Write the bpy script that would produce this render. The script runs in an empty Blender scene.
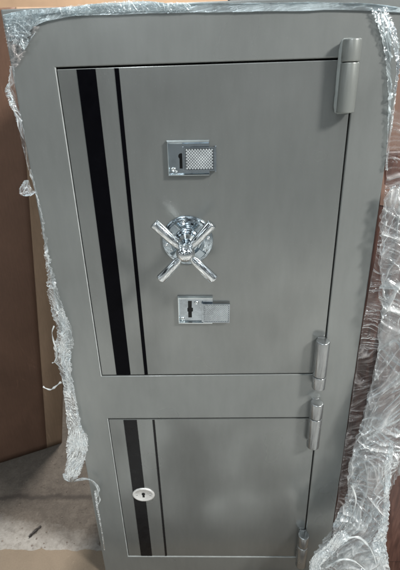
import bpy, bmesh, math, random
from mathutils import Vector, Matrix, Euler, noise
random.seed(7)
S = bpy.context.scene
COL = S.collection
R = math.radians

# ------------------------------------------------------------------ camera
CX, CY, CZ = 0.0084, -0.7505, 1.2321
a, b, c = 1.1456, 0.0694, -0.0399
ROT = Matrix.Rotation(c, 3, 'Z') @ Matrix.Rotation(a, 3, 'X') @ Matrix.Rotation(b, 3, 'Y')
cam = bpy.data.objects.new('camera', bpy.data.cameras.new('camera'))
COL.objects.link(cam)
cam.matrix_world = Matrix.Translation((CX, CY, CZ)) @ ROT.to_4x4()
cam.data.sensor_fit = 'VERTICAL'
cam.data.sensor_height = 36.0
cam.data.lens = 36.0 * 430 / 570
cam.data.clip_start = 0.02
cam.data.clip_end = 200
cam.data.dof.use_dof = True
cam.data.dof.focus_distance = 0.85
cam.data.dof.aperture_fstop = 9
S.camera = cam
S.view_settings.view_transform = 'Standard'
S.view_settings.look = 'None'
S.view_settings.exposure = 0


def at(px, py, y=None, z=None):
    """point of the place seen at a pixel of the photograph, on a plane y=.. or z=.."""
    d = ROT @ Vector(((px - 200) / 430, -(py - 285) / 430, -1))
    t = (y - CY) / d.y if y is not None else (z - CZ) / d.z
    return Vector((CX, CY, CZ)) + t * d


# ------------------------------------------------------------------ materials
def newmat(name):
    m = bpy.data.materials.new(name)
    m.use_nodes = True
    nt = m.node_tree
    return m, nt, nt.nodes['Principled BSDF']


def nd(nt, t, **kw):
    n = nt.nodes.new(t)
    for k, v in kw.items():
        if k in n.inputs.keys():
            n.inputs[k].default_value = v
        else:
            setattr(n, k, v)
    return n


def coords(nt, scale=(1, 1, 1)):
    g = nd(nt, 'ShaderNodeNewGeometry')
    mp = nd(nt, 'ShaderNodeMapping')
    mp.inputs['Scale'].default_value = scale
    nt.links.new(g.outputs['Position'], mp.inputs['Vector'])
    return mp.outputs['Vector']


def noi(nt, vec, scale, detail=4, rough=.55, dist=0.):
    n = nd(nt, 'ShaderNodeTexNoise')
    n.inputs['Scale'].default_value = scale
    n.inputs['Detail'].default_value = detail
    n.inputs['Roughness'].default_value = rough
    n.inputs['Distortion'].default_value = dist
    nt.links.new(vec, n.inputs['Vector'])
    return n.outputs['Fac']


def ramp(nt, fac, stops):
    r = nd(nt, 'ShaderNodeValToRGB')
    el = r.color_ramp.elements
    while len(el) < len(stops):
        el.new(.5)
    for e, (p, cc) in zip(el, stops):
        e.position = p
        e.color = (cc, cc, cc, 1) if isinstance(cc, (int, float)) else (*cc, 1)
    nt.links.new(fac, r.inputs['Fac'])
    return r.outputs['Color']


def math_n(nt, op, a_, b_=None, clamp=False):
    n = nd(nt, 'ShaderNodeMath', operation=op, use_clamp=clamp)
    for i, v in enumerate((a_, b_)):
        if v is None:
            continue
        if isinstance(v, (int, float)):
            n.inputs[i].default_value = v
        else:
            nt.links.new(v, n.inputs[i])
    return n.outputs[0]


def mixc(nt, fac, A, B, blend='MIX'):
    n = nd(nt, 'ShaderNodeMix', data_type='RGBA', blend_type=blend)
    for i, v in ((0, fac), (6, A), (7, B)):
        if isinstance(v, (int, float)):
            n.inputs[i].default_value = v
        elif isinstance(v, tuple):
            n.inputs[i].default_value = (*v, 1)
        else:
            nt.links.new(v, n.inputs[i])
    return n.outputs[2]


def bump(nt, bs, h, strength, dist=.001):
    n = nd(nt, 'ShaderNodeBump')
    n.inputs['Strength'].default_value = strength
    n.inputs['Distance'].default_value = dist
    nt.links.new(h, n.inputs['Height'])
    nt.links.new(n.outputs['Normal'], bs.inputs['Normal'])
    return n


def mat_paint(name, col, rough=.33, spec=.5, smudge=1., metal=.42):
    m, nt, bs = newmat(name)
    v = coords(nt)
    big = noi(nt, v, 3.2, 3, .5, .6)
    fine = noi(nt, coords(nt, (1, 1, .25)), 60, 4, .6)
    k = tuple(x * .90 for x in col)
    k2 = tuple(min(1, x * 1.1) for x in col)
    cc = ramp(nt, big, [(.3, k), (.7, k2)])
    cc = mixc(nt, .18, cc, ramp(nt, fine, [(.35, tuple(x * .8 for x in col)), (.65, tuple(x * 1.15 for x in col))]))
    # dust specks
    sp = noi(nt, v, 420, 2, .5)
    dust = ramp(nt, sp, [(.70, 0.), (.76, 1.)])
    cc = mixc(nt, math_n(nt, 'MULTIPLY', dust, .35), cc, tuple(min(1, x * 1.7) for x in col))
    nt.links.new(cc, bs.inputs['Base Color'])
    r = noi(nt, v, 5, 3, .5, .2)
    rr = nd(nt, 'ShaderNodeMapRange')
    rr.inputs['From Min'].default_value = .3
    rr.inputs['From Max'].default_value = .7
    rr.inputs['To Min'].default_value = rough - .05 * smudge
    rr.inputs['To Max'].default_value = rough + .10 * smudge
    nt.links.new(r, rr.inputs['Value'])
    nt.links.new(rr.outputs[0], bs.inputs['Roughness'])
    bs.inputs['Specular IOR Level'].default_value = spec
    bs.inputs['Metallic'].default_value = metal
    bs.inputs['Coat Weight'].default_value = .40
    sm = noi(nt, coords(nt, (1, 1, .6)), 9, 3, .5, .2)
    nt.links.new(ramp(nt, sm, [(.35, .09), (.68, .20)]), bs.inputs['Coat Roughness'])
    h = noi(nt, v, 260, 3, .5)
    b1 = bump(nt, bs, h, .10, .0006)
    b2 = nd(nt, 'ShaderNodeBump')
    b2.inputs['Strength'].default_value = 1.
    b2.inputs['Distance'].default_value = .010
    nt.links.new(noi(nt, coords(nt, (1, 1, .55)), 3.6, 2, .4, .3), b2.inputs['Height'])
    nt.links.new(b2.outputs['Normal'], b1.inputs['Normal'])
    nt.links.new(b2.outputs['Normal'], bs.inputs['Coat Normal'])
    return m


def mat_simple(name, col, rough=.4, metal=0., bumps=None, var=.15, vs=40):
    m, nt, bs = newmat(name)
    v = coords(nt)
    n = noi(nt, v, vs, 4)
    cc = ramp(nt, n, [(.3, tuple(x * (1 - var) for x in col)), (.7, tuple(min(1, x * (1 + var)) for x in col))])
    nt.links.new(cc, bs.inputs['Base Color'])
    bs.inputs['Metallic'].default_value = metal
    rr = ramp(nt, n, [(.3, max(0.02, rough * .75)), (.7, min(1., rough * 1.3))])
    nt.links.new(rr, bs.inputs['Roughness'])
    if bumps:
        bump(nt, bs, noi(nt, v, bumps[0], 4), bumps[1], .001)
    return m


M = {}
M['paint'] = mat_paint('grey_satin_paint', (.240, .253, .247), .30, .5, 1., .48)
M['door_paint'] = mat_paint('grey_door_paint', (.240, .252, .246), .20, .5, 1., .62)
M['hinge_paint'] = mat_paint('hinge_grey_paint', (.26, .275, .262), .28, .6)
M['hinge_steel'] = mat_simple('hinge_worn_steel', (.40, .415, .42), .22, .88, (400, .05), .10)
M['weld'] = mat_simple('pale_weld_filler', (.34, .37, .36), .5, 0, (500, .3))
M['black'] = mat_simple('black_vinyl', (.002, .002, .003), .22, 0, (200, .03))
M['black'].node_tree.nodes['Principled BSDF'].inputs['Specular IOR Level'].default_value = .05
M['dull_black'] = mat_simple('faded_black_vinyl', (.005, .005, .006), .28, 0, (200, .04))
M['dull_black'].node_tree.nodes['Principled BSDF'].inputs['Specular IOR Level'].default_value = .3
M['glint'] = mat_simple('painted_edge_highlight', (.52, .55, .54), .35, .2)  # pale colour for the highlight along the door openings
M['void'] = mat_simple('dark_hole', (.003, .003, .003), .8)
M['chrome'] = mat_simple('bright_chrome', (.86, .90, .92), .045, 1., (90, .04), .04)
M['plate'] = mat_simple('plated_steel', (.46, .51, .55), .12, 1., (120, .15), .15)
M['knurl'] = mat_simple('knurled_nickel', (.60, .64, .66), .30, .6, None, .12)
M['pale_pit'] = mat_simple('worn_knurl_pits', (.26, .28, .29), .5, .5)
M['pit'] = mat_simple('knurl_pits', (.10, .11, .115), .5, .6)
M['rail'] = mat_simple('bright_rail', (.86, .92, .95), .16, 1., (120, .15), .08)
M['flange'] = mat_simple('flange_chrome', (.50, .57, .62), .07, 1., (90, .05), .1)
M['screw'] = mat_simple('screw_steel', (.7, .74, .75), .2, 1.)
M['nickel'] = mat_simple('pale_nickel', (.82, .82, .80), .30, .45, (150, .15))
M['inner'] = mat_simple('carcass_interior', (.02, .02, .02), .8)
M['carton'] = mat_simple('tan_carton', (.46, .31, .20), .85, 0, (180, .3), .1, 9)
M['grey_board'] = mat_simple('grey_board', (.16, .15, .14), .8, 0, (100, .3))
M['strap'] = mat_simple('dark_strap', (.02, .016, .014), .5)


def mat_cardboard(name, col, flute=260):
    m, nt, bs = newmat(name)
    v = coords(nt)
    n = noi(nt, v, 5, 6, .6, .8)
    f = noi(nt, coords(nt, (1, 1, .06)), flute, 3, .6)
    cc = ramp(nt, n, [(.3, tuple(x * .8 for x in col)), (.7, tuple(x * 1.15 for x in col))])
    cc = mixc(nt, .25, cc, ramp(nt, f, [(.3, tuple(x * .7 for x in col)), (.7, tuple(x * 1.25 for x in col))]))
    sc = noi(nt, coords(nt, (1, 1, .3)), 22, 6, .7, 2.)
    cc = mixc(nt, math_n(nt, 'MULTIPLY', ramp(nt, sc, [(.62, 0.), (.70, 1.)]), .35), cc, tuple(min(1, x * 1.7) for x in col))
    nt.links.new(cc, bs.inputs['Base Color'])
    bs.inputs['Roughness'].default_value = .72
    bs.inputs['Specular IOR Level'].default_value = .3
    bump(nt, bs, f, .25, .001)
    return m


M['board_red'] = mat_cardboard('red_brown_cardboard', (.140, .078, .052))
M['board_lit'] = mat_cardboard('lit_brown_cardboard', (.26, .175, .115))  # lit copy of the folded cardboard's brown, light put into the colour
M['sheet'] = mat_cardboard('floor_cardboard', (.19, .15, .11))
M['added_flap'] = mat_cardboard('lit_cabinet_tan', (.19, .115, .088))  # light on the cabinet's upper part, put into a colour


def mat_wood():
    m, nt, bs = newmat('dark_mahogany')
    v = coords(nt, (6, 6, .7))
    n = noi(nt, v, 12, 6, .6, 1.5)
    cc = ramp(nt, n, [(.3, (.045, .020, .016)), (.55, (.115, .055, .042)), (.75, (.17, .09, .07))])
    nt.links.new(cc, bs.inputs['Base Color'])
    bs.inputs['Roughness'].default_value = .35
    bump(nt, bs, n, .15, .001)
    return m


M['wood'] = mat_wood()


def mat_floor():
    m, nt, bs = newmat('stained_concrete')
    v = coords(nt)
    n1 = noi(nt, v, 4.5, 8, .65, .5)
    n2 = noi(nt, v, 38, 8, .7, .3)
    n3 = noi(nt, v, 190, 4, .7)
    cc = ramp(nt, n1, [(.30, (.050, .040, .032)), (.5, (.088, .073, .060)), (.72, (.145, .125, .105))])
    cc = mixc(nt, .45, cc, ramp(nt, n2, [(.32, (.042, .033, .027)), (.5, (.105, .086, .068)), (.7, (.21, .18, .15))]))
    cc = mixc(nt, .3, cc, ramp(nt, n3, [(.3, (.05, .04, .035)), (.7, (.19, .165, .14))]))
    sx = nd(nt, 'ShaderNodeSeparateXYZ')
    nt.links.new(v, sx.inputs[0])
    # paler ragged band along the edge of the cardboard underlay
    w = math_n(nt, 'MULTIPLY', math_n(nt, 'SUBTRACT', noi(nt, v, 16, 7, .75), .5), .13)
    d = math_n(nt, 'ADD', sx.outputs['Y'], w)
    xw = math_n(nt, 'MULTIPLY', math_n(nt, 'ADD', sx.outputs['X'], .33), .22)
    d = math_n(nt, 'ADD', d, xw)
    mr = nd(nt, 'ShaderNodeMapRange')
    mr.inputs['From Min'].default_value = .125
    mr.inputs['From Max'].default_value = .055
    nt.links.new(d, mr.inputs['Value'])
    lower = math_n(nt, 'GREATER_THAN', sx.outputs['Y'], .0)
    f = math_n(nt, 'MULTIPLY', mr.outputs[0], lower)
    f = math_n(nt, 'MULTIPLY', f, ramp(nt, noi(nt, v, 60, 6, .75), [(.28, .35), (.55, 1.)]), True)
    cc = mixc(nt, math_n(nt, 'MULTIPLY', f, .8), cc, (.34, .325, .30))
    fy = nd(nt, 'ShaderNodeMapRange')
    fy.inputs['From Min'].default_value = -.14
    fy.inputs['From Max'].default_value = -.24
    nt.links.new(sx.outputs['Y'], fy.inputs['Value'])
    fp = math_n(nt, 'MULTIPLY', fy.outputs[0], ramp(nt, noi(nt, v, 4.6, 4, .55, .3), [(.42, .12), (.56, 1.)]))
    cc = mixc(nt, fp, cc, (.72, .71, .68))  # pale patches added on unseen floor, to reflect in door and chrome
    # dark joint running across
    j = math_n(nt, 'ADD', math_n(nt, 'SUBTRACT', sx.outputs['Y'], .262),
               math_n(nt, 'MULTIPLY', math_n(nt, 'SUBTRACT', noi(nt, v, 14, 6, .7), .5), .05))
    j = math_n(nt, 'ABSOLUTE', j)
    jm = nd(nt, 'ShaderNodeMapRange')
    jm.inputs['From Min'].default_value = .014
    jm.inputs['From Max'].default_value = .004
    nt.links.new(j, jm.inputs['Value'])
    cc = mixc(nt, math_n(nt, 'MULTIPLY', jm.outputs[0], .7), cc, (.035, .028, .024))
    sp = noi(nt, v, 46, 3, .6, .6)
    cc = mixc(nt, math_n(nt, 'MULTIPLY', ramp(nt, sp, [(.66, 0.), (.70, 1.)]), .6), cc, (.05, .04, .03))
    nt.links.new(cc, bs.inputs['Base Color'])
    bs.inputs['Roughness'].default_value = .8
    hh = math_n(nt, 'ADD', n2, math_n(nt, 'MULTIPLY', n3, .5))
    bump(nt, bs, hh, .5, .003)
    return m


M['floor'] = mat_floor()


def mat_film(name, base=.1, peak=.9, tint=(.82, .87, .88), rough=.16, micro=90, gain=1.):
    """thin clear stretch film: see-through, white where its folds lie over each other (mesh attribute 'fold')"""
    m = bpy.data.materials.new(name)
    m.use_nodes = True
    nt = m.node_tree
    nt.nodes.clear()
    out = nd(nt, 'ShaderNodeOutputMaterial')
    v = coords(nt)
    at_ = nd(nt, 'ShaderNodeAttribute', attribute_name='fold')
    n1 = noi(nt, v, micro, 2, .5, .6)
    n3 = noi(nt, v, 16, 4, .55, .5)
    f = math_n(nt, 'MULTIPLY', at_.outputs['Fac'], peak)
    f = math_n(nt, 'MULTIPLY', f, ramp(nt, n1, [(.3, .55), (.6, 1.2)]))
    f = math_n(nt, 'ADD', f, math_n(nt, 'MULTIPLY', ramp(nt, n3, [(.35, .25), (.65, 1.6)]), base), True)
    tr = nd(nt, 'ShaderNodeBsdfTransparent')
    tr.inputs['Color'].default_value = (.96, .975, .98, 1)
    bm_ = nd(nt, 'ShaderNodeBump')
    bm_.inputs['Strength'].default_value = .35
    bm_.inputs['Distance'].default_value = .002
    nt.links.new(n1, bm_.inputs['Height'])
    df = nd(nt, 'ShaderNodeBsdfDiffuse')
    tl = nd(nt, 'ShaderNodeBsdfTranslucent')
    g2 = nd(nt, 'ShaderNodeBsdfGlossy')
    g2.inputs['Roughness'].default_value = rough
    for q in (df, tl, g2):
        q.inputs['Color'].default_value = (*tint, 1)
        nt.links.new(bm_.outputs['Normal'], q.inputs['Normal'])
    ma = nd(nt, 'ShaderNodeMixShader')
    ma.inputs[0].default_value = .35
    nt.links.new(df.outputs[0], ma.inputs[1])
    nt.links.new(tl.outputs[0], ma.inputs[2])
    bs = nd(nt, 'ShaderNodeMixShader')
    bs.inputs[0].default_value = .22
    nt.links.new(ma.outputs[0], bs.inputs[1])
    nt.links.new(g2.outputs[0], bs.inputs[2])
    gl = nd(nt, 'ShaderNodeBsdfGlossy')
    gl.inputs['Roughness'].default_value = .10
    gl.inputs['Color'].default_value = (.92, .97, 1, 1)
    nt.links.new(bm_.outputs['Normal'], gl.inputs['Normal'])
    fr = nd(nt, 'ShaderNodeFresnel')
    fr.inputs['IOR'].default_value = 1.5
    m1 = nd(nt, 'ShaderNodeMixShader')
    nt.links.new(math_n(nt, 'MULTIPLY', fr.outputs[0], 1.8 * gain, True), m1.inputs[0])
    nt.links.new(tr.outputs[0], m1.inputs[1])
    nt.links.new(gl.outputs[0], m1.inputs[2])
    mx = nd(nt, 'ShaderNodeMixShader')
    nt.links.new(f, mx.inputs[0])
    nt.links.new(m1.outputs[0], mx.inputs[1])
    nt.links.new(bs.outputs[0], mx.inputs[2])
    nt.links.new(mx.outputs[0], out.inputs['Surface'])
    return m


M['film_edge'] = mat_film('film_bunched', .04, .66, (.90, .95, .97), .12, 160)
M['film_frost'] = mat_film('film_frosted', .14, .62, (.84, .93, .96), .2, 240)
M['film_top'] = mat_film('film_top_band', .42, .70, (.74, .85, .90), .18, 120)
M['film_thick'] = mat_film('film_thick_folds', .07, .72, (.90, .92, .92), .16, 70)
M['film_taut'] = mat_film('film_taut', .02, .55, (.86, .80, .78), .14, 60, .45)
M['film_strand'] = mat_film('film_twisted', .75, .6, (.92, .95, .95), .22, 200)


# ------------------------------------------------------------------ mesh helpers
def link(name, me, mat, parent=None, smooth=False):
    o = bpy.data.objects.new(name, me)
    COL.objects.link(o)
    if mat:
        me.materials.append(mat)
    if smooth:
        for p in me.polygons:
            p.use_smooth = True
    if parent:
        o.parent = parent
    return o


def from_bm(name, bm, mat, parent=None, smooth=False):
    me = bpy.data.meshes.new(name)
    bmesh.ops.recalc_face_normals(bm, faces=bm.faces)
    bm.to_mesh(me)
    bm.free()
    return link(name, me, mat, parent, smooth)


def bevel(o, w, seg=2):
    mo = o.modifiers.new('bevel', 'BEVEL')
    mo.width = w
    mo.segments = seg
    mo.limit_method = 'ANGLE'
    mo.angle_limit = R(40)
    mo.harden_normals = False
    return o


def box(bm, x0, x1, y0, y1, z0, z1):
    v = [bm.verts.new((x, y, z)) for x in (x0, x1) for y in (y0, y1) for z in (z0, z1)]
    for f in ((0, 1, 3, 2), (4, 6, 7, 5), (0, 4, 5, 1), (2, 3, 7, 6), (0, 2, 6, 4), (1, 5, 7, 3)):
        bm.faces.new([v[i] for i in f])


def lathe(bm, prof, axis_o, axis_d, seg=40):
    """prof: list of (radius, height along axis)"""
    d = Vector(axis_d).normalized()
    u = d.orthogonal().normalized()
    w = d.cross(u)
    o = Vector(axis_o)
    rings = []
    for r, h in prof:
        if r < 1e-6:
            rings.append([bm.verts.new(o + d * h)])
        else:
            rings.append([bm.verts.new(o + d * h + (u * math.cos(t) + w * math.sin(t)) * r)
                          for t in [2 * math.pi * i / seg for i in range(seg)]])
    for A, B in zip(rings, rings[1:]):
        for i in range(seg):
            j = (i + 1) % seg
            if len(A) == 1 and len(B) == 1:
                continue
            if len(A) == 1:
                bm.faces.new((A[0], B[i], B[j]))
            elif len(B) == 1:
                bm.faces.new((A[i], B[0], A[j]))
            else:
                bm.faces.new((A[i], B[i], B[j], A[j]))


def rounded_cyl(r, h0, h1, bv):
    p = [(0, h0)]
    for k in range(5):
        t = k / 4 * math.pi / 2
        p.append((r - bv + bv * math.sin(t), h0 + bv - bv * math.cos(t)))
    for k in range(5):
        t = k / 4 * math.pi / 2
        p.append((r - bv + bv * math.cos(t), h1 - bv + bv * math.sin(t)))
    p.append((0, h1))
    return p


def tag(o, label=None, cat=None, group=None, kind=None):
    for k, v in (('label', label), ('category', cat), ('group', group), ('kind', kind)):
        if v:
            o[k] = v
    return o


def empty(name, loc=(0, 0, 0)):
    o = bpy.data.objects.new(name, None)
    o.empty_display_size = .05
    o.location = loc
    COL.objects.link(o)
    return o


# ------------------------------------------------------------------ the safe
X0, X1, H, Z0, D = -.3055, .300, 1.352, .006, .46
DL, DR = -.2363, .2326
A1, B1, A2, B2 = 1.272, .683, .567, .092
safe = tag(empty('safe', (0, 0, 0)),
           'tall grey steel safe with two doors, black stripes and chrome spoked handle', 'safe')

bm = bmesh.new()
xs = [X0, DL, DR, X1]
zs = [Z0, B2, A2, B1, A1, H]
V = [[bm.verts.new((x, 0, z)) for z in zs] for x in xs]
fs = []
for i in range(3):
    for k in range(5):
        if i == 1 and k in (1, 3):
            continue
        fs.append(bm.faces.new((V[i][k], V[i + 1][k], V[i + 1][k + 1], V[i][k + 1])))
ex = bmesh.ops.extrude_face_region(bm, geom=fs)
bmesh.ops.translate(bm, verts=[e for e in ex['geom'] if isinstance(e, bmesh.types.BMVert)], vec=(0, .09, 0))
body = from_bm('body', bm, M['paint'], safe)
bevel(body, .0022, 3)
bm = bmesh.new()
box(bm, X0 + .001, X1 - .001, .0905, D, Z0 + .001, H - .001)
bevel(from_bm('carcass', bm, M['paint'], safe), .004)

g = .0026


def make_door(z_lo, z_hi, label, black, stripes):
    bm = bmesh.new()
    box(bm, DL + g, DR - g, .0006, .055, z_lo + g, z_hi - g)
    d = from_bm('door', bm, M['door_paint'], safe)
    bevel(d, .0012, 2)
    d['label'] = label
    for s0, s1 in stripes:
        bm = bmesh.new()
        box(bm, s0, s1, -.0003, .0009, z_lo + g + .0012, z_hi - g - .0012)
        from_bm('stripe', bm, black, d)
    return d


for z_lo, z_hi in ((B1, A1), (B2, A2)):  # pale strips painting the light caught on the frame edges
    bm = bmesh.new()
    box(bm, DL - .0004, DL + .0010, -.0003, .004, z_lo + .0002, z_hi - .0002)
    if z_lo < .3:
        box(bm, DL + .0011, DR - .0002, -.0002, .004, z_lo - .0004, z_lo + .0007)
    from_bm('edge_highlight', bm, M['glint'], safe)

door_up = make_door(B1, A1, 'tall upper door with the chrome handle and two sliding cover locks', M['black'],
                    [(-.2025, -.1725), (-.1425, -.1355)])
door_lo = make_door(B2, A2, 'shorter lower door with one oval keyhole', M['dull_black'],
                    [(-.2005, -.1705), (-.1352, -.1302)])

# hinges -----------------------------------------------------------------
HR, HY = .0138, -.0142


def make_hinge(x, z0, z1, split, mat, leaf):
    h = empty('hinge', (x, 0, z0))
    h.parent = safe
    L = z1 - z0
    s = split - z0
    bm = bmesh.new()
    lathe(bm, rounded_cyl(HR, .0, s - .0005, .0014), (0, HY, 0), (0, 0, 1), 48)
    from_bm('lower_knuckle', bm, mat, h, True)
    bm = bmesh.new()
    lathe(bm, rounded_cyl(HR, s + .0005, L, .0022), (0, HY, 0), (0, 0, 1), 48)
    from_bm('upper_knuckle', bm, mat, h, True)
    bm = bmesh.new()
    lathe(bm, [(0, .004), (HR - .003, .004), (HR - .003, L - .004), (0, L - .004)], (0, HY, 0), (0, 0, 1), 24)
    from_bm('pin', bm, M['void'], h, True)
    # leaf: upright tongue that joins the barrel to the steel, with filler round it
    bm = bmesh.new()
    box(bm, -.010, .010, -.012, -.0002, .003, L - .003)
    bevel(from_bm('leaf', bm, mat, h), .001)
    bm = bmesh.new()
    seg = 60
    w0 = []
    for ring in range(3):
        rr = []
        for i in range(seg):
            t = 2 * math.pi * i / seg
            cx, cz = math.cos(t), math.sin(t)
            hw, hh = (.0128 if leaf > .002 else .0112), L / 2
            # superellipse outline round the barrel root
            px = math.copysign(abs(cx) ** .35, cx) * hw
            pz = math.copysign(abs(cz) ** .35, cz) * hh + L / 2
            nn = noise.noise(Vector((px * 300 + x * 50, pz * 120, z0 * 9))) * .0008
            off = (leaf + nn if leaf > .002 else .0004, leaf * .45 + nn * .5, 0)[ring]
            rr.append(bm.verts.new((px + math.copysign(off, px), -(.0003, .0032, .0052)[ring], pz + math.copysign(off, cz) * (abs(cz) > .3))))
        w0.append(rr)
    for P, Q in zip(w0, w0[1:]):
        for i in range(seg):
            j = (i + 1) % seg
            bm.faces.new((P[i], P[j], Q[j], Q[i]))
    bm.faces.new(w0[-1])
    from_bm('filler', bm, M['weld'] if leaf > .002 else mat, h, True)
    return h


def hz(px, py):
    return at(px, py, y=HY - .012).z


make_hinge(.2195, hz(349, 113), hz(352, 38), hz(350, 62), M['hinge_paint'], .0024)
make_hinge(.2225, hz(320, 391), hz(322, 344), hz(320, 379), M['hinge_steel'], .0006)
make_hinge(.2235, hz(313, 450), hz(315, 406), hz(314, 421), M['hinge_steel'], .0006)
make_hinge(.2245, hz(300, 539) - .118, hz(300, 539), hz(300, 539) - .040, M['hinge_steel'], .0006)

# handle -----------------------------------------------------------------
hx, hzc = -.0390, .9830
wheel = empty('spoked_handle', (hx, 0, hzc))
wheel.parent = safe
wheel['label'] = 'chrome handle with four round spokes on a flanged disc'
DY = (0, -1, 0)
bm = bmesh.new()
lathe(bm, [(0, 0), (.0455, 0), (.0468, .0010), (.0466, .0024), (.0445, .0036), (.0400, .0040), (.0375, .0046),
           (.0345, .0052), (.0325, .0068), (.0300, .0072), (.0285, .0062), (.0240, .0060), (.0215, .0080), (.0190, .0110), (0, .0110)],
      (0, 0, 0), DY, 72)
from_bm('flange', bm, M['flange'], wheel, True)
bm = bmesh.new()
lathe(bm, [(0, .011), (.0180, .0110), (.0165, .0150), (.0120, .0200), (.0100, .0260), (.0098, .0460), (.0125, .0520), (.0125, .0560), (0, .057)],
      (0, 0, 0), DY, 48)
from_bm('neck', bm, M['chrome'], wheel, True)
bm = bmesh.new()
hp = [(0, .051)]
for k in range(1, 20):
    t = -math.pi / 2 + math.pi * k / 20
    hp.append((.0160 * math.cos(t), .0680 + .0160 * math.sin(t)))
hp.append((0, .0840))
lathe(bm, hp, (0, 0, 0), DY, 48)
from_bm('hub', bm, M['chrome'], wheel, True)
for ang, ln in ((47, .068), (134, .073), (227, .068), (313, .070)):
    d = Vector((math.cos(R(ang)), 0, math.sin(R(ang))))
    bm = bmesh.new()
    lathe(bm, [(0, .006), (.0052, .006), (.0054, .017), (.0072, .021), (.0080, .032), (.0092, ln - .003), (.0086, ln - .0008), (.0068, ln), (.0050, ln - .0008), (0, ln - .0008)],
          (0, -.0640, 0), d, 36)
    from_bm('spoke', bm, M['chrome'], wheel, True)
for ang in (8, 188, 98, 278):
    d = Vector((math.cos(R(ang)), 0, math.sin(R(ang)))) * .0385
    bm = bmesh.new()
    lathe(bm, [(0, .0040), (.0034, .0040), (.0034, .0056), (.0024, .0066), (.0010, .0066), (.0008, .0058), (0, .0058)], d, DY, 20)
    from_bm('screw', bm, M['screw'], wheel, True)
    # crescent relief between screws
for ang in (52, 128, 232, 308):
    bm = bmesh.new()
    P = []
    for i in range(13):
        t = R(ang - 17 + 34 * i / 12)
        P.append([bm.verts.new((math.cos(t) * r_, -y_, math.sin(t) * r_)) for r_, y_ in ((.0255, .0058), (.0262, .0088), (.0390, .0084), (.0420, .0036))])
    for p0, p1 in zip(P, P[1:]):
        for k in range(3):
            bm.faces.new((p0[k], p0[k + 1], p1[k + 1], p1[k]))
    bm.faces.new(P[0][::-1])
    bm.faces.new(P[-1])
    from_bm('lug', bm, M['flange'], wheel)


# locks ------------------------------------------------------------------
def knurled(x0, x1, z0, z1, y, n, m_):
    """field of little pyramids set on the diagonal, with a plain rim"""
    bm = bmesh.new()
    r_ = .0018
    ax0, ax1, az0, az1 = x0 + r_, x1 - r_, z0 + r_, z1 - r_
    w, h_ = (ax1 - ax0) / n, (az1 - az0) / m_
    yy = y + .0001
    for j in range(2 * m_ - 1):
        for i in range(n - (j % 2)):
            cx = ax0 + w * (i + .5 + .5 * (j % 2))
            cz = az0 + h_ * .5 * (j + 1)
            k = .80
            q = [bm.verts.new((cx + dx * w / 2 * k, yy, cz + dz * h_ / 2 * k)) for dx, dz in ((1, 0), (0, 1), (-1, 0), (0, -1))]
            q2 = [bm.verts.new((cx + dx * w / 2 * .35, yy - .0008, cz + dz * h_ / 2 * .35)) for dx, dz in ((1, 0), (0, 1), (-1, 0), (0, -1))]
            for e in range(4):
                bm.faces.new((q[e], q[(e + 1) % 4], q2[(e + 1) % 4], q2[e]))
            bm.faces.new(q2)
    return bm


def key_slot(bm, cx, cz, y, hgt, kind):
    if kind == 'bit':
        r_ = .0047
        pts = [(r_ * math.cos(t), r_ * math.sin(t) + hgt * .22) for t in [R(-55 + 290 * i / 16) for i in range(17)]]
        pts += [(-.0030, -hgt * .46), (.0030, -hgt * .46)]
    elif kind == 'double':
        w1, w2, w3 = .0036, .0050, .0040
        h2 = hgt / 2
        pts = [(w1, -h2), (w1, -h2 * .30), (w2 + .001, -h2 * .22), (w2 + .001, h2 * .12), (w1, h2 * .2), (w1 + .0004, h2), (-w1, h2), (-w1, h2 * .2),
               (-w2, h2 * .12), (-w2, -h2 * .22), (-w1, -h2 * .30), (-w1, -h2)]
    else:
        pts = [(.0042 * math.cos(t), .0042 * math.sin(t) + .0025) for t in [R(-58 + 296 * i / 16) for i in range(17)]]
        pts += [(-.0026, -.0085), (.0026, -.0085)]
    v = [bm.verts.new((cx + p, y, cz + q)) for p, q in pts]
    v2 = [bm.verts.new((cx + p, y + .0006, cz + q)) for p, q in pts]
    bm.faces.new(v)
    n = len(v)
    for i in range(n):
        bm.faces.new((v[i], v2[i], v2[(i + 1) % n], v[(i + 1) % n]))


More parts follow.
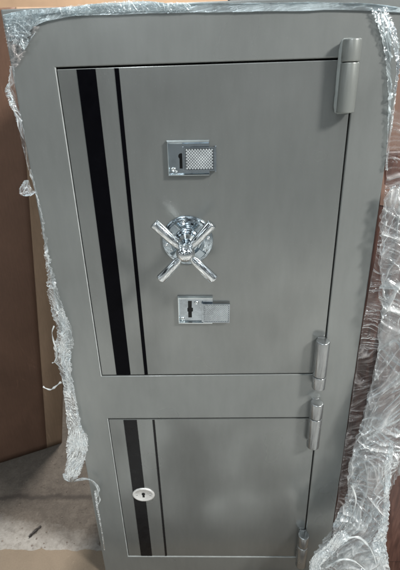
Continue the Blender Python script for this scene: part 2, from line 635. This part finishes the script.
def make_lock(x0, x1, z0, z1, sx0, sx1, sz0, sz1, kx, kz, kh, kind, label, screws, lip, rot):
    ox, oz = (x0 + x1) / 2, (z0 + z1) / 2
    L = empty('sliding_cover_lock', (ox, 0, oz))
    L.parent = safe
    L.rotation_euler = (0, rot, 0)
    L['label'] = label
    x0, x1, sx0, sx1, kx = [q - ox for q in (x0, x1, sx0, sx1, kx)]
    z0, z1, sz0, sz1, kz = [q - oz for q in (z0, z1, sz0, sz1, kz)]
    bm = bmesh.new()
    box(bm, x0, x1, -.0022, .0003, z0, z1)
    bevel(from_bm('backplate', bm, M['plate'], L), .0006)
    # mitred rails above and below, with a short return at the left
    bm = bmesh.new()
    t = .0056
    for za, zb in ((z1, z1 - t), (z0, z0 + t * .8)):
        # sloped section: outer foot, outer crest, inner foot
        pr = [(za, -.0020), (za + (zb - za) * .25, -.0078), (za + (zb - za) * .55, -.0078), (zb, -.0024)]
        e0 = [bm.verts.new((x0 + (abs(q - za)) * .9, y, q)) for q, y in pr]
        e1 = [bm.verts.new((x1 - (abs(q - za)) * .3, y, q)) for q, y in pr]
        for k in range(3):
            bm.faces.new((e0[k], e1[k], e1[k + 1], e0[k + 1]))
        bm.faces.new(e0)
        bm.faces.new(e1)
    pr = [(x0, -.0020), (x0 + t * .25, -.0068), (x0 + t * .45, -.0068), (x0 + t * .8, -.0024)]
    e0 = [bm.verts.new((q, y, z0 + abs(q - x0) * .8)) for q, y in pr]
    e1 = [bm.verts.new((q, y, z1 - abs(q - x0) * .9)) for q, y in pr]
    for k in range(3):
        bm.faces.new((e0[k], e1[k], e1[k + 1], e0[k + 1]))
    from_bm('rail', bm, M['rail'], L)
    nx = 10
    bm = bmesh.new()
    r_ = .0018
    for q in ((sx0, sx0 + r_, sz0, sz1), (sx1 - r_, sx1, sz0, sz1), (sx0 + r_, sx1 - r_, sz0, sz0 + r_), (sx0 + r_, sx1 - r_, sz1 - r_, sz1)):
        box(bm, q[0], q[1], -.0080, -.0036, q[2], q[3])
    c_ = from_bm('sliding_cover', bm, M['plate'], L)
    bm = bmesh.new()
    box(bm, sx0 + r_, sx1 - r_, -.0070, -.0038, sz0 + r_, sz1 - r_)
    from_bm('recess', bm, M['pit' if lip else 'pale_pit'], c_)
    from_bm('knurling', knurled(sx0, sx1, sz0, sz1, -.0073, nx if lip else 14, 7 if lip else 9), M['knurl'], c_)
    if lip:
        bm = bmesh.new()
        box(bm, sx1 + .0001, sx1 + .0030, -.0105, -.0003, sz0 - .0015, sz1 + .0020)
        bevel(from_bm('finger_lip', bm, M['plate'], c_), .0006)
    bm = bmesh.new()
    box(bm, sx0 - .0032, sx0 - .0001, -.0080, -.0026, sz0 + .001, sz1 + .0015)
    bevel(from_bm('cover_edge', bm, M['plate'], c_), .0006)
    bm = bmesh.new()
    key_slot(bm, kx, kz, -.0029, kh, kind)
    from_bm('keyhole', bm, M['void'], L)
    for px_, pz_, rr in screws:
        bm = bmesh.new()
        lathe(bm, [(0, .0018), (rr, .0018), (rr, .0030), (rr * .8, .0042), (rr * .45, .0046), (rr * .35, .0034), (0, .0034)],
              (px_ - ox, 0, pz_ - oz), DY, 22)
        from_bm('screw', bm, M['screw'], L, True)


make_lock(-.0675, .0040, 1.1000, 1.1580, -.0385, .0125, 1.1085, 1.1470, -.0440, 1.1260, .030, 'bit',
          'upper lock with its knurled cover slid half off a keyhole', [(-.0575, 1.1105, .0042), (-.0530, 1.1070, .0022)], True, 0.01)
make_lock(-.0640, .0045, .8120, .8700, -.0140, .0380, .8150, .8560, -.0400, .8420, .036, 'double',
          'lower lock with its knurled cover slid fully aside', [(-.0550, .8210, .0042), (-.0270, .8560, .0046)], False, 0.02)

# oval escutcheon on the lower door --------------------------------------
esc_c = at(143.5, 495, y=-.002)
esc = empty('escutcheon', (esc_c.x, 0, esc_c.z))
esc.parent = safe
bm = bmesh.new()
rings = []
for k, (rx, rz, yy) in enumerate(((.0275, .0225, .0003), (.0275, .0225, -.0014), (.0262, .0212, -.0028), (.0228, .0180, -.0030), (.0214, .0168, -.0022))):
    rings.append([bm.verts.new((rx * math.cos(t), yy, rz * math.sin(t))) for t in [2 * math.pi * i / 56 for i in range(56)]])
for P, Q in zip(rings, rings[1:]):
    for i in range(56):
        j = (i + 1) % 56
        bm.faces.new((P[i], P[j], Q[j], Q[i]))
bm.faces.new(rings[-1])
from_bm('oval_plate', bm, M['nickel'], esc, True)
bm = bmesh.new()
key_slot(bm, 0, .0012, -.0030, .02, 'small')
from_bm('keyhole', bm, M['void'], esc)
for sx_ in (-.0165, .0165):
    bm = bmesh.new()
    lathe(bm, [(0, .0015), (.0022, .0015), (.0020, .0026), (.0008, .0028), (0, .0022)], (sx_, 0, 0), DY, 16)
    from_bm('rivet', bm, M['screw'], esc, True)


# ------------------------------------------------------------------ stretch film
def interp(poly, t):
    """poly: list of Vectors; by normalised index"""
    n = len(poly) - 1
    f = max(0, min(n - 1e-6, t * n))
    i = int(f)
    f -= i
    p0, p1, p2, p3 = poly[max(0, i - 1)], poly[i], poly[i + 1], poly[min(n, i + 2)]
    return .5 * ((2 * p1) + (p2 - p0) * f + (2 * p0 - 5 * p1 + 4 * p2 - p3) * f * f + (3 * p1 - p0 - 3 * p2 + p3) * f ** 3)


def place(o):
    # the mesh is written in world coordinates: undo the parent's offset
    if o.parent:
        o.location = -Vector(o.parent.location)
    return o


def ridged(p, oc=4):
    s, am = 0, 1
    for _ in range(oc):
        s += (1 - abs(noise.noise(p)) * 2.2) * am
        p = p * 2.1 + Vector((3.7, 1.3, 9.1))
        am *= .5
    return s


def rid(x, y, z, k=3.2, p=2.):
    """one set of sharp creases: 1 on the crease line, 0 away from it"""
    return max(0., 1 - abs(noise.noise(Vector((x, y, z)))) * k) ** p


def crumple(name, left, right, nu, nv, amp, freq, mat, edge=.0, parent=None, seed=0., lift=0., smooth=True,
            sets=((0, 3.), (55, 2.2), (-55, 2.2)), dens=1., fade=None, bias=.5):
    """sheet stretched between two rails. sets: (angle of the creases from the sheet's length, stretch ratio).
    Creases displace the sheet and are stored as the 'fold' attribute."""
    bm = bmesh.new()
    G, FV = [], []
    pts = [(interp(left, j / nv), interp(right, j / nv)) for j in range(nv + 1)]
    vlen = 0.
    for j in range(nv + 1):
        t = j / nv
        A, B = pts[j]
        if j:
            vlen += ((A + B) / 2 - (pts[j - 1][0] + pts[j - 1][1]) / 2).length
        wd = (B - A).length
        dirv = (B - A).normalized() if wd > 1e-6 else Vector((1, 0, 0))
        fd = fade(t) if fade else 1.
        row = []
        for i in range(nu + 1):
            s = i / nu
            U, V_ = s * wd, vlen
            wx = noise.noise(Vector((U * freq * .35 + seed, V_ * freq * .35, seed))) * 1.1 / freq
            wy = noise.noise(Vector((U * freq * .35, V_ * freq * .35 + seed, -seed))) * 1.1 / freq
            f = 0.
            for k, (ang, st) in enumerate(sets):
                ca, sa = math.cos(R(ang)), math.sin(R(ang))
                a_ = (U + wx) * ca + (V_ + wy) * sa      # across the crease
                b_ = -(U + wx) * sa + (V_ + wy) * ca     # along it
                patch = bias + 1.1 * noise.noise(Vector((U * freq * .5 + k * 7, V_ * freq * .5, seed + 5 * k)))
                f += rid(a_ * freq, b_ * freq / st, seed * 3.1 + k * 11, 4.6, 3.6) * max(0., patch)
                f += .6 * rid(a_ * freq * 2.3, b_ * freq * 2.3 / st, seed + k * 13, 4.2, 3.6) * max(0., patch)
            f = min(1.4, f * dens) * fd
            e = (1 - s) ** 3
            fr = noise.noise(Vector((t * 40 + seed, 0, seed))) + .6 * noise.noise(Vector((t * 110, 5, seed)))
            fr2 = noise.noise(Vector((t * 43 + seed, 9, seed))) + .6 * noise.noise(Vector((t * 120, 15, seed)))
            p = A.lerp(B, s) + dirv * (edge * (fr * e + fr2 * s ** 3))
            big = noise.noise(Vector((U * freq * .3, V_ * freq * .3, seed + 3)))
            p = p + Vector((wx * .15 * min(1, amp * 200), -(amp * (f * .8 + (big + .5) * .9) * fd + lift * math.sin(math.pi * s)), wy * .15 * min(1, amp * 200)))
            row.append(bm.verts.new(p))
            FV.append(f + .22 * (max(0, 1 - s / .06) + max(0, 1 - (1 - s) / .06)))
        G.append(row)
    for j in range(nv):
        for i in range(nu):
            bm.faces.new((G[j][i], G[j][i + 1], G[j + 1][i + 1], G[j + 1][i]))
    o = from_bm(name, bm, mat, parent, smooth)
    at_ = o.data.attributes.new('fold', 'FLOAT', 'POINT')
    at_.data.foreach_set('value', FV)
    return place(o)


def strand(name, pts, rad, mat, parent, seed=0., twist=26):
    """twisted rope of film"""
    bm = bmesh.new()
    n = 90
    seg = 8
    rings = []
    for j in range(n + 1):
        t = j / n
        p = interp(pts, t)
        q = interp(pts, min(1, t + .01)) - interp(pts, max(0, t - .01))
        d = q.normalized()
        u = d.cross(Vector((0, 1, 0))).normalized()
        w = d.cross(u)
        r_ = rad * (1 + .7 * noise.noise(Vector((t * 7, seed, 0)))) * (1 - .3 * t)
        ring = []
        for i in range(seg):
            th = 2 * math.pi * i / seg
            k = r_ * (1 + .5 * math.cos(2 * (th + twist * .35 * t)))
            ring.append(bm.verts.new(p + (u * math.cos(th) + w * math.sin(th)) * k))
        rings.append(ring)
    for A, B in zip(rings, rings[1:]):
        for i in range(seg):
            bm.faces.new((A[i], A[(i + 1) % seg], B[(i + 1) % seg], B[i]))
    return place(from_bm(name, bm, mat, parent, True))


def L_(pts, y):
    return [at(px_, py_, y=(y if len(q) == 0 else q[0])) for px_, py_, *q in pts]


# band along the top edge
band = tag(empty('stretch_film_band', (0, 0, H)),
           'bluish clear stretch film pulled over the top edge and upper corners of the safe', 'plastic film')
up = [(5, 15), (20, 11), (45, 9), (70, 7), (95, 4), (120, 2.5), (145, 2), (170, 4), (195, 3), (230, 3), (265, 3), (300, 2.5), (340, 3), (372, 4), (398, 8)]
lo = [(8, 42), (20, 38), (40, 24), (62, 18), (80, 15.5), (100, 15), (125, 14.5), (150, 13.5), (175, 13), (200, 12.5), (235, 12), (270, 11), (305, 11), (345, 10), (372, 11)]
crumple('top_fold', L_(up[:-1] + [(412, 9)], -.004), L_(lo[:-1] + [(412, 13)], -.003), 30, 700, .0016, 70, M['film_top'], .0010, band, 3.,
        fade=lambda t: 1 if t < .3 else .55, sets=((90, 4.), (70, 3.), (20, 2.)))
crumple('top_wrap', [p + Vector((0, .06, .004)) for p in L_(up, -.004)], L_(up, -.005), 12, 260, .003, 45, M['film_top'], .001, band, 5.)
crumple('top_ruffle', L_([(60, 8), (90, 4), (120, 1.5), (145, 1.5), (170, 3), (190, 3.5)], -.006), L_([(62, 15), (92, 13), (120, 12), (148, 11), (172, 11), (192, 9)], -.005),
        24, 300, .003, 90, M['film_frost'], .0015, band, 8.)
# frosted bunch at the top left corner
crumple('corner_bunch', L_([(4, 15), (5, 22), (7, 30), (14, 44)], -.005), L_([(86, 11), (56, 14), (40, 19), (32, 28), (27, 46)], -.004), 110, 90, .0024, 120, M['film_frost'], .006, band, 11., dens=.9)
crumple('corner_veil', L_([(5, 30), (8, 45), (11, 58), (13, 70)], -.003), L_([(40, 26), (30, 42), (24, 54), (15, 70)], -.003), 60, 70, .0014, 80, M['film_taut'], .006, band, 13.)
crumple('corner_crest', L_([(20, 44), (24, 50), (29, 43), (35, 35)], -.008), L_([(22, 38), (26, 43), (31, 37), (37, 31)], -.006), 16, 60, .003, 120, M['film_frost'], .003, band, 12., dens=1.4)
# right corner and edge
crumple('corner_turn', L_([(370, 8), (376, 22), (383, 46), (387, 76), (388, 110), (387, 140), (385, 170)], -.004),
        L_([(404, 6), (404, 24), (402, 50), (398, 80), (394, 110), (390, 140), (387, 170)], .010), 60, 340, .0022, 62, M['film_frost'], .003, band, 17., sets=((0, 5.), (30, 4.), (-25, 4.)))
crumple('corner_crease', L_([(378, 8), (382, 18), (390, 34), (395, 60), (394, 95)], -.009), L_([(386, 7), (390, 16), (397, 34), (399, 60), (396, 95)], -.006), 26, 200, .004, 80, M['film_edge'], .003, band, 18., sets=((0, 5.), (30, 4.)))

# torn film down the left edge
torn = tag(empty('torn_film', (-.3, 0, .8)), 'torn clear stretch film bunched and hanging down the left edge of the safe', 'plastic film')
ALONG = ((0, 8.), (18, 6.), (-14, 6.))
crumple('upper_tear', L_([(10, 66), (9, 90), (13, 108), (19, 130), (26, 160), (34, 188), (43, 222)], -.004),
        L_([(14, 66), (16, 92), (20, 110), (24, 130), (29, 160), (36, 188), (44.5, 222)], -.004), 16, 420, .0016, 80, M['film_edge'], .0016, torn, 21., sets=ALONG)
crumple('tear_knot', L_([(8, 84), (5, 90), (7, 97), (13, 110)], -.010), L_([(10, 82), (10, 90), (14, 98), (18, 112)], -.006), 20, 100, .003, 120, M['film_frost'], .002, torn, 23.)
crumple('tear_curl', L_([(25, 180), (20, 188), (22, 195), (31, 196)], -.016), L_([(29, 179), (31, 186), (34, 190), (37, 192)], -.004), 40, 60, .004, 120, M['film_edge'], .003, torn, 25.)
crumple('long_tear', L_([(42, 222), (45, 250), (47, 272), (48, 290), (52, 312), (58, 332), (55, 345), (56, 362), (62, 376), (65, 400), (67, 420), (70, 440)], -.006),
        L_([(44, 222), (49, 250), (53, 272), (59, 292), (67, 315), (74, 340), (72, 352), (71, 368), (75, 390), (79, 410), (83, 430), (88, 450)], -.004), 50, 760, .0040, 58, M['film_edge'], .005, torn, 27., sets=ALONG + ((60, 3.),), bias=.30)
crumple('inner_ruffle', L_([(48, 285), (54, 305), (62, 325), (60, 350), (65, 372), (68, 396)], -.016),
        L_([(52, 283), (60, 305), (68, 332), (67, 355), (70, 375), (72, 396)], -.010), 26, 330, .005, 90, M['film_edge'], .004, torn, 28., sets=ALONG, bias=.30)
crumple('hanging_bag', L_([(72, 424), (67, 441), (68, 456), (65, 468), (69, 480)], -.030), L_([(81, 424), (88, 438), (87, 452), (82, 468), (74, 481)], -.022), 60, 150, .007, 55, M['film_edge'], .004, torn, 31., sets=ALONG, bias=.15)
crumple('bag_back', L_([(73, 428), (69, 441), (70, 456), (67, 470), (70, 480)], -.004), L_([(80, 428), (87, 438), (86, 452), (81, 468), (74, 480)], -.004), 40, 120, .006, 60, M['film_edge'], .003, torn, 33., bias=.15)
strand('side_strand', L_([(61, 382), (56, 386), (51, 389.5), (46, 388.5), (43, 386.5)], -.010), .0016, M['film_strand'], torn, 1.)
strand('side_strand', L_([(54, 326), (52, 333), (54, 343), (57, 352), (55, 361), (52, 363)], -.010), .0012, M['film_strand'], torn, 4.)
strand('tail_strand', L_([(64, 474), (66, 479), (73, 481), (82, 479), (90, 479.5), (95, 484), (98, 491), (97, 497)], -.012), .0026, M['film_strand'], torn, 7., 26)
strand('tail_strand', L_([(94, 482), (99, 488), (98.5, 494), (100, 500), (98, 504)], -.010), .0014, M['film_strand'], torn, 9.)
crumple('bottom_fringe', L_([(94, 490), (96, 505), (99, 520), (102, 535), (104, 550)], -.005), L_([(96.5, 490), (98, 505), (100.5, 520), (103, 535), (105, 550)], -.004), 8, 160, .0012, 130, M['film_edge'], .0018, torn, 35.)

# ------------------------------------------------------------------ wrapped cabinet at the right
cab = tag(empty('wrapped_cabinet', (.6, .3, 0)), 'dark mahogany cabinet in clear stretch film standing right of the safe', 'cabinet')
bm = bmesh.new()
box(bm, .306 - .6, .95 - .6, .018 - .3, .50 - .3, .0005, 1.13)
bevel(from_bm('cabinet_body', bm, M['wood'], cab), .004)
bm = bmesh.new()
box(bm, .345 - .6, .60 - .6, .010 - .3, .0175 - .3, .06, 1.08)
bevel(from_bm('cabinet_door', bm, M['wood'], cab), .003)

wrap = tag(empty('crumpled_film', (.36, -.05, 0)), 'thick white crumpled stretch film bulging over the dark cabinet beside the safe', 'plastic film')


def streaky(t0, t1, ang, seed):
    Lf = [(390, 110), (384, 195), (374, 262), (363, 322), (352, 395), (343, 455), (331, 545)]
    Rt = [(404, 110), (402, 195), (400, 262), (396, 322), (394, 395), (386, 455), (372, 545)]
    A_, B_ = L_(Lf, .002), L_(Rt, -.010)
    n_ = 12
    a2 = [interp(A_, t0 + (t1 - t0) * k / n_) for k in range(n_ + 1)]
    b2 = [interp(B_, t0 + (t1 - t0) * k / n_) for k in range(n_ + 1)]
    crumple('taut_layer', a2, b2, 90, 420, .0035, 62, M['film_taut'], .0, wrap, seed, sets=((ang, 9.), (ang + 14, 6.)), dens=1.2)


streaky(0, .56, 97, 41.)
streaky(.55, 1., 62, 44.)
thickL = [(387, 188, -.010), (381, 215, -.012), (380, 240, -.014), (378, 280, -.018), (378, 330, -.022), (374, 372, -.026), (366, 404, -.032), (356, 438, -.040), (348, 462, -.045), (347, 490, -.050), (340, 512, -.060), (333, 532, -.07), (322, 545, -.08), (312, 560, -.09), (309, 580, -.09)]
thickR = [(408, 184, -.010), (410, 215, -.015), (412, 240, -.02), (414, 280, -.03), (416, 330, -.04), (418, 372, -.05), (420, 404, -.055), (414, 438, -.06), (400, 462, -.065), (388, 490, -.07), (386, 512, -.08), (385, 532, -.09), (384, 545, -.10), (386, 560, -.10), (390, 580, -.10)]
crumple('thick_fold', L_(thickL, 0), L_(thickR, 0), 150, 760, .012, 24, M['film_thick'], .005, wrap, 43., sets=((42, 6.), (-50, 6.), (8, 7.)), dens=1.15, bias=.45)
crumple('under_fold', [p + Vector((.005, .014, 0)) for p in L_(thickL, 0)], [p + Vector((.004, .014, 0)) for p in L_(thickR, 0)], 110, 560, .012, 17, M['film_thick'], .005, wrap, 47., sets=((28, 6.), (-62, 6.), (0, 7.)), bias=.35)
crumple('bright_ridge', L_([(388, 440, -.09), (384, 470, -.09), (383, 495, -.095), (381, 520, -.10), (372, 540, -.10), (378, 562, -.11)], 0),
        L_([(392, 440, -.09), (391, 470, -.09), (388, 495, -.095), (387, 520, -.10), (386, 540, -.10), (388, 562, -.11)], 0), 36, 340, .006, 60, M['film_edge'], .003, wrap, 51., sets=ALONG, dens=1.5)
crumple('lower_roll', L_([(344, 528, -.10), (336, 533, -.11), (322, 548, -.115), (310, 560, -.12), (309, 580, -.12)], 0),
        L_([(350, 536, -.10), (342, 541, -.11), (330, 556, -.115), (320, 566, -.12), (318, 582, -.12)], 0), 34, 260, .006, 55, M['film_edge'], .003, wrap, 53., sets=ALONG)
for k, (pts, rd) in enumerate([
        ([(340, 541), (356, 537), (366, 543), (373, 554), (378, 572)], .0022),
        ([(326, 568), (340, 560), (354, 561), (366, 571)], .0018),
        ([(352, 486), (356, 500), (352, 515), (345, 530)], .0016)]):
    strand('fold_ridge', [at(x_, y_, y=-.11) for x_, y_ in pts], rd, M['film_strand'], wrap, k * 3., 6)

# tan flap added to paint the light on the cabinet's upper part
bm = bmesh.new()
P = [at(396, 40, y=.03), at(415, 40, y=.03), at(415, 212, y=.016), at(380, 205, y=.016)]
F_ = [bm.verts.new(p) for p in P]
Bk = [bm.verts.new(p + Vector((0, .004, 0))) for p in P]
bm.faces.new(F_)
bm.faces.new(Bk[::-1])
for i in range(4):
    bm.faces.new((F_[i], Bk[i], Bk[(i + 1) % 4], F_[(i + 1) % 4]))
fl = from_bm('lit_cabinet_top', bm, M['added_flap'])
tag(fl, 'pinkish tan flap added as the lit top of the dark cabinet, beside the upper right edge of the safe', 'cardboard')

# ------------------------------------------------------------------ surroundings
bm = bmesh.new()
n = 40
G = [[bm.verts.new((-30 + 60 * i / n, -30 + 60 * j / n, 0)) for j in range(n + 1)] for i in range(n + 1)]
for i in range(n):
    for j in range(n):
        bm.faces.new((G[i][j], G[i + 1][j], G[i + 1][j + 1], G[i][j + 1]))
tag(from_bm('floor', bm, M['floor']), kind='structure')

# cardboard underlay with a frayed back edge
bm = bmesh.new()
n = 220
top, bot = [], []
for i in range(n + 1):
    x = -1.1 + 1.6 * i / n
    e = .076 + .006 * noise.noise(Vector((x * 30, 0, 0))) + .004 * noise.noise(Vector((x * 90, 3, 0))) + .002 * noise.noise(Vector((x * 260, 3, 0)))
    if x > -.28:
        e = .40
    top.append((bm.verts.new((x, -.10 + .004 * noise.noise(Vector((x * 40, 8, 0))), .0055)), bm.verts.new((x, e, .0055))))
    bot.append((bm.verts.new((x, -.10, .0005)), bm.verts.new((x, e, .0005))))
for i in range(n):
    bm.faces.new((top[i][0], top[i + 1][0], top[i + 1][1], top[i][1]))
    bm.faces.new((top[i][1], top[i + 1][1], bot[i + 1][1], bot[i][1]))
    bm.faces.new((top[i][0], bot[i][0], bot[i + 1][0], top[i + 1][0]))
tag(from_bm('cardboard_underlay', bm, M['sheet']), 'flat tan cardboard sheet lying on the floor under the safe', 'cardboard')

# grit swept about on the concrete
bm = bmesh.new()
rg = random.Random(11)
for _ in range(420):
    px_, py_ = rg.uniform(-.95, -.30), .085 + .50 * rg.random() ** 1.5
    r_ = .0006 + .0022 * rg.random() ** 4
    vs_ = bmesh.ops.create_icosphere(bm, subdivisions=1, radius=r_)['verts']
    for q in vs_:
        q.co = Vector((q.co.x * rg.uniform(.7, 1.5), q.co.y * rg.uniform(.7, 1.5), q.co.z * .7)) + Vector((px_, py_, r_ * .4))
tag(from_bm('grit', bm, mat_simple('grit_stone', (.16, .13, .11), .9, 0, None, .6, 80)), 'scattered grit and crumbs on the dusty concrete floor', 'grit', kind='stuff')

# little stick on the floor
sp = [at(29, 537, z=.004), at(34, 532, z=.006), at(41, 526, z=.004)]
tag(strand('wood_splinter', sp, .0030, M['strap'], None, 2., 3), 'short dark wood splinter lying on the dusty concrete', 'splinter')
tag(strand('paper_scrap', [at(46, 443, z=.01), at(49, 441, z=.02), at(52, 443, z=.01)], .006, M['nickel'], None, 5., 6),
    'small white scrap lying at the foot of the brown cardboard', 'scrap')

# tall folded cardboard behind, left
folded = tag(empty('folded_cardboard', (-.7, .45, 0)), 'tall brown cardboard sheet folded upright, standing left behind the safe', 'cardboard')


def panel(name, p00, p10, p01, p11, mat, seed):
    bm = bmesh.new()
    nu, nv = 24, 60
    G, K = [], []
    for j in range(nv + 1):
        t = j / nv
        A, B = p00.lerp(p01, t), p10.lerp(p11, t)
        r1, r2 = [], []
        for i in range(nu + 1):
            p = A.lerp(B, i / nu)
            s = math.sin(math.pi * i / nu) * math.sin(math.pi * t)
            w = noise.noise(Vector((p.x * 4 + seed, p.z * 2, 0))) * .045 * s
            r1.append(bm.verts.new(p + Vector((0, w, 0))))
            r2.append(bm.verts.new(p + Vector((0, w + .006, 0))))
        G.append(r1)
        K.append(r2)
    for j in range(nv):
        for i in range(nu):
            bm.faces.new((G[j][i], G[j][i + 1], G[j + 1][i + 1], G[j + 1][i]))
            bm.faces.new((K[j][i], K[j + 1][i], K[j + 1][i + 1], K[j][i + 1]))
    for i in range(nu):
        bm.faces.new((G[0][i], K[0][i], K[0][i + 1], G[0][i + 1]))
        bm.faces.new((G[nv][i], G[nv][i + 1], K[nv][i + 1], K[nv][i]))
    for j in range(nv):
        bm.faces.new((G[j][0], G[j + 1][0], K[j + 1][0], K[j][0]))
        bm.faces.new((G[j][nu], K[j][nu], K[j + 1][nu], G[j + 1][nu]))
    o = from_bm(name, bm, mat, folded, True)
    o.location = -Vector(folded.location)
    return o


b0, b1, b2 = at(-110, 498, z=.001), at(47, 448, z=.001), at(61.5, 443, z=.001)
t0, t1, t2 = at(-110, 12, y=.60), at(15, 7, y=.62), at(70, 7, y=.66)
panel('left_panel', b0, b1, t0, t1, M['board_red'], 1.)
panel('right_panel', b1, b2, t1, t2, M['board_lit'], 4.)

# cartons stacked at the back, seen over the top of the safe


def carton(name, x0, x1, y0, y1, z0, z1, mat, label, cat='carton', tape=True):
    o = empty(name, ((x0 + x1) / 2, (y0 + y1) / 2, z0))
    bm = bmesh.new()
    hx_, hy_ = (x1 - x0) / 2, (y1 - y0) / 2
    box(bm, -hx_, hx_, -hy_, hy_, 0, z1 - z0)
    bevel(from_bm('carton_body', bm, mat, o), .004)
    if tape:
        bm = bmesh.new()
        box(bm, -hx_ - .001, hx_ + .001, -hy_ - .001, -hy_ + .001, .0, .03)
        from_bm('tape', bm, M['strap'], o)
    return tag(o, label, cat)


Y = 2.0
zr = at(200, 3, y=Y).z
zl = at(20, 5, y=Y).z
xa, xb, xc, xd = at(-60, 3, y=Y).x, at(228, 2, y=Y).x, at(270, 2, y=Y).x, at(440, 2, y=Y).x
carton('lower_stack', xa, xd, Y, Y + .5, .001, zr - .16, M['board_red'], 'long reddish brown carton low behind the safe', tape=False)
carton('carton', xa, xb, Y, Y + .5, zr - .159, zr + .4, M['carton'], 'tan carton stacked behind the top left of the safe')
carton('grey_carton', xb + .01, xc - .01, Y + .05, Y + .5, zr - .159, zr + .4, M['grey_board'], 'grey box wedged between tan cartons behind the safe', tape=False)
carton('carton', xc, xd, Y, Y + .5, zr - .159, zr + .4, M['carton'], 'tan carton stacked behind the top right of the safe', tape=False)

# dark panel standing upright behind the cardboard
bm = bmesh.new()
q0, q1 = at(-40, 9, y=.95), at(180, 3.5, y=.95)
lowv = [Vector((q0.x, .95, .0005)), Vector((q1.x, .95, .0005))]
vv = [bm.verts.new(p + Vector((0, dy, 0))) for dy in (0, .03) for p in (lowv[0], lowv[1], q1, q0)]
for f in ((0, 1, 2, 3), (7, 6, 5, 4), (0, 4, 5, 1), (1, 5, 6, 2), (2, 6, 7, 3), (3, 7, 4, 0)):
    bm.faces.new([vv[i] for i in f])
tag(bevel(from_bm('wooden_panel', bm, M['wood']), .003), 'dark reddish wooden panel upright behind the brown cardboard, its top edge just showing', 'panel')

# ------------------------------------------------------------------ light


def area(name, loc, tgt, sx_, sy_, power, col):
    l = bpy.data.lights.new(name, 'AREA')
    l.shape = 'RECTANGLE'
    l.size, l.size_y = sx_, sy_
    l.energy = power
    l.color = col
    o = bpy.data.objects.new(name, l)
    COL.objects.link(o)
    o.location = loc
    o.rotation_euler = (Vector(tgt) - Vector(loc)).to_track_quat('-Z', 'Y').to_euler()
    return o


area('key_lamp', (1.7, -1.35, 2.5), (0, 0, .9), .34, .34, 80, (1, .975, .93))
area('added_strip_lamp', (-.6, -2.4, 3.0), (0, 0, .8), .15, 1.6, 22, (.92, .97, 1))  # added lamp, a long shape for the chrome and paint to reflect
Tt, Ss = at(70, 7, y=.66), Vector((-.665, .16, 0))
Lp = Ss + 1.75 * (Tt - Ss)
area('rear_lamp', Lp, (-.47, .25, 0), .10, .10, 60, (1, .95, .88))

W = bpy.data.worlds.new('World')
S.world = W
W.use_nodes = True
nt = W.node_tree
bg = nt.nodes['Background']
tc = nd(nt, 'ShaderNodeTexCoord')
sx = nd(nt, 'ShaderNodeSeparateXYZ')
nt.links.new(tc.outputs['Generated'], sx.inputs[0])
base = ramp(nt, math_n(nt, 'MULTIPLY', math_n(nt, 'ADD', sx.outputs['Z'], 1.), .5),
            [(.0, (.08, .07, .06)), (.48, (.16, .16, .16)), (.62, (.42, .46, .48)), (1., (.75, .82, .86))])
nn = noi(nt, tc.outputs['Generated'], 4.2, 3, .55, .4)
pat = ramp(nt, nn, [(.41, .03), (.47, .45), (.54, .75), (.60, 4.2)])
cc = mixc(nt, 1., base, pat, 'MULTIPLY')
nt.links.new(cc, bg.inputs['Color'])
bg.inputs['Strength'].default_value = .85
S.cycles.max_bounces = 10
S.cycles.transparent_max_bounces = 24
S.cycles.use_denoising = True
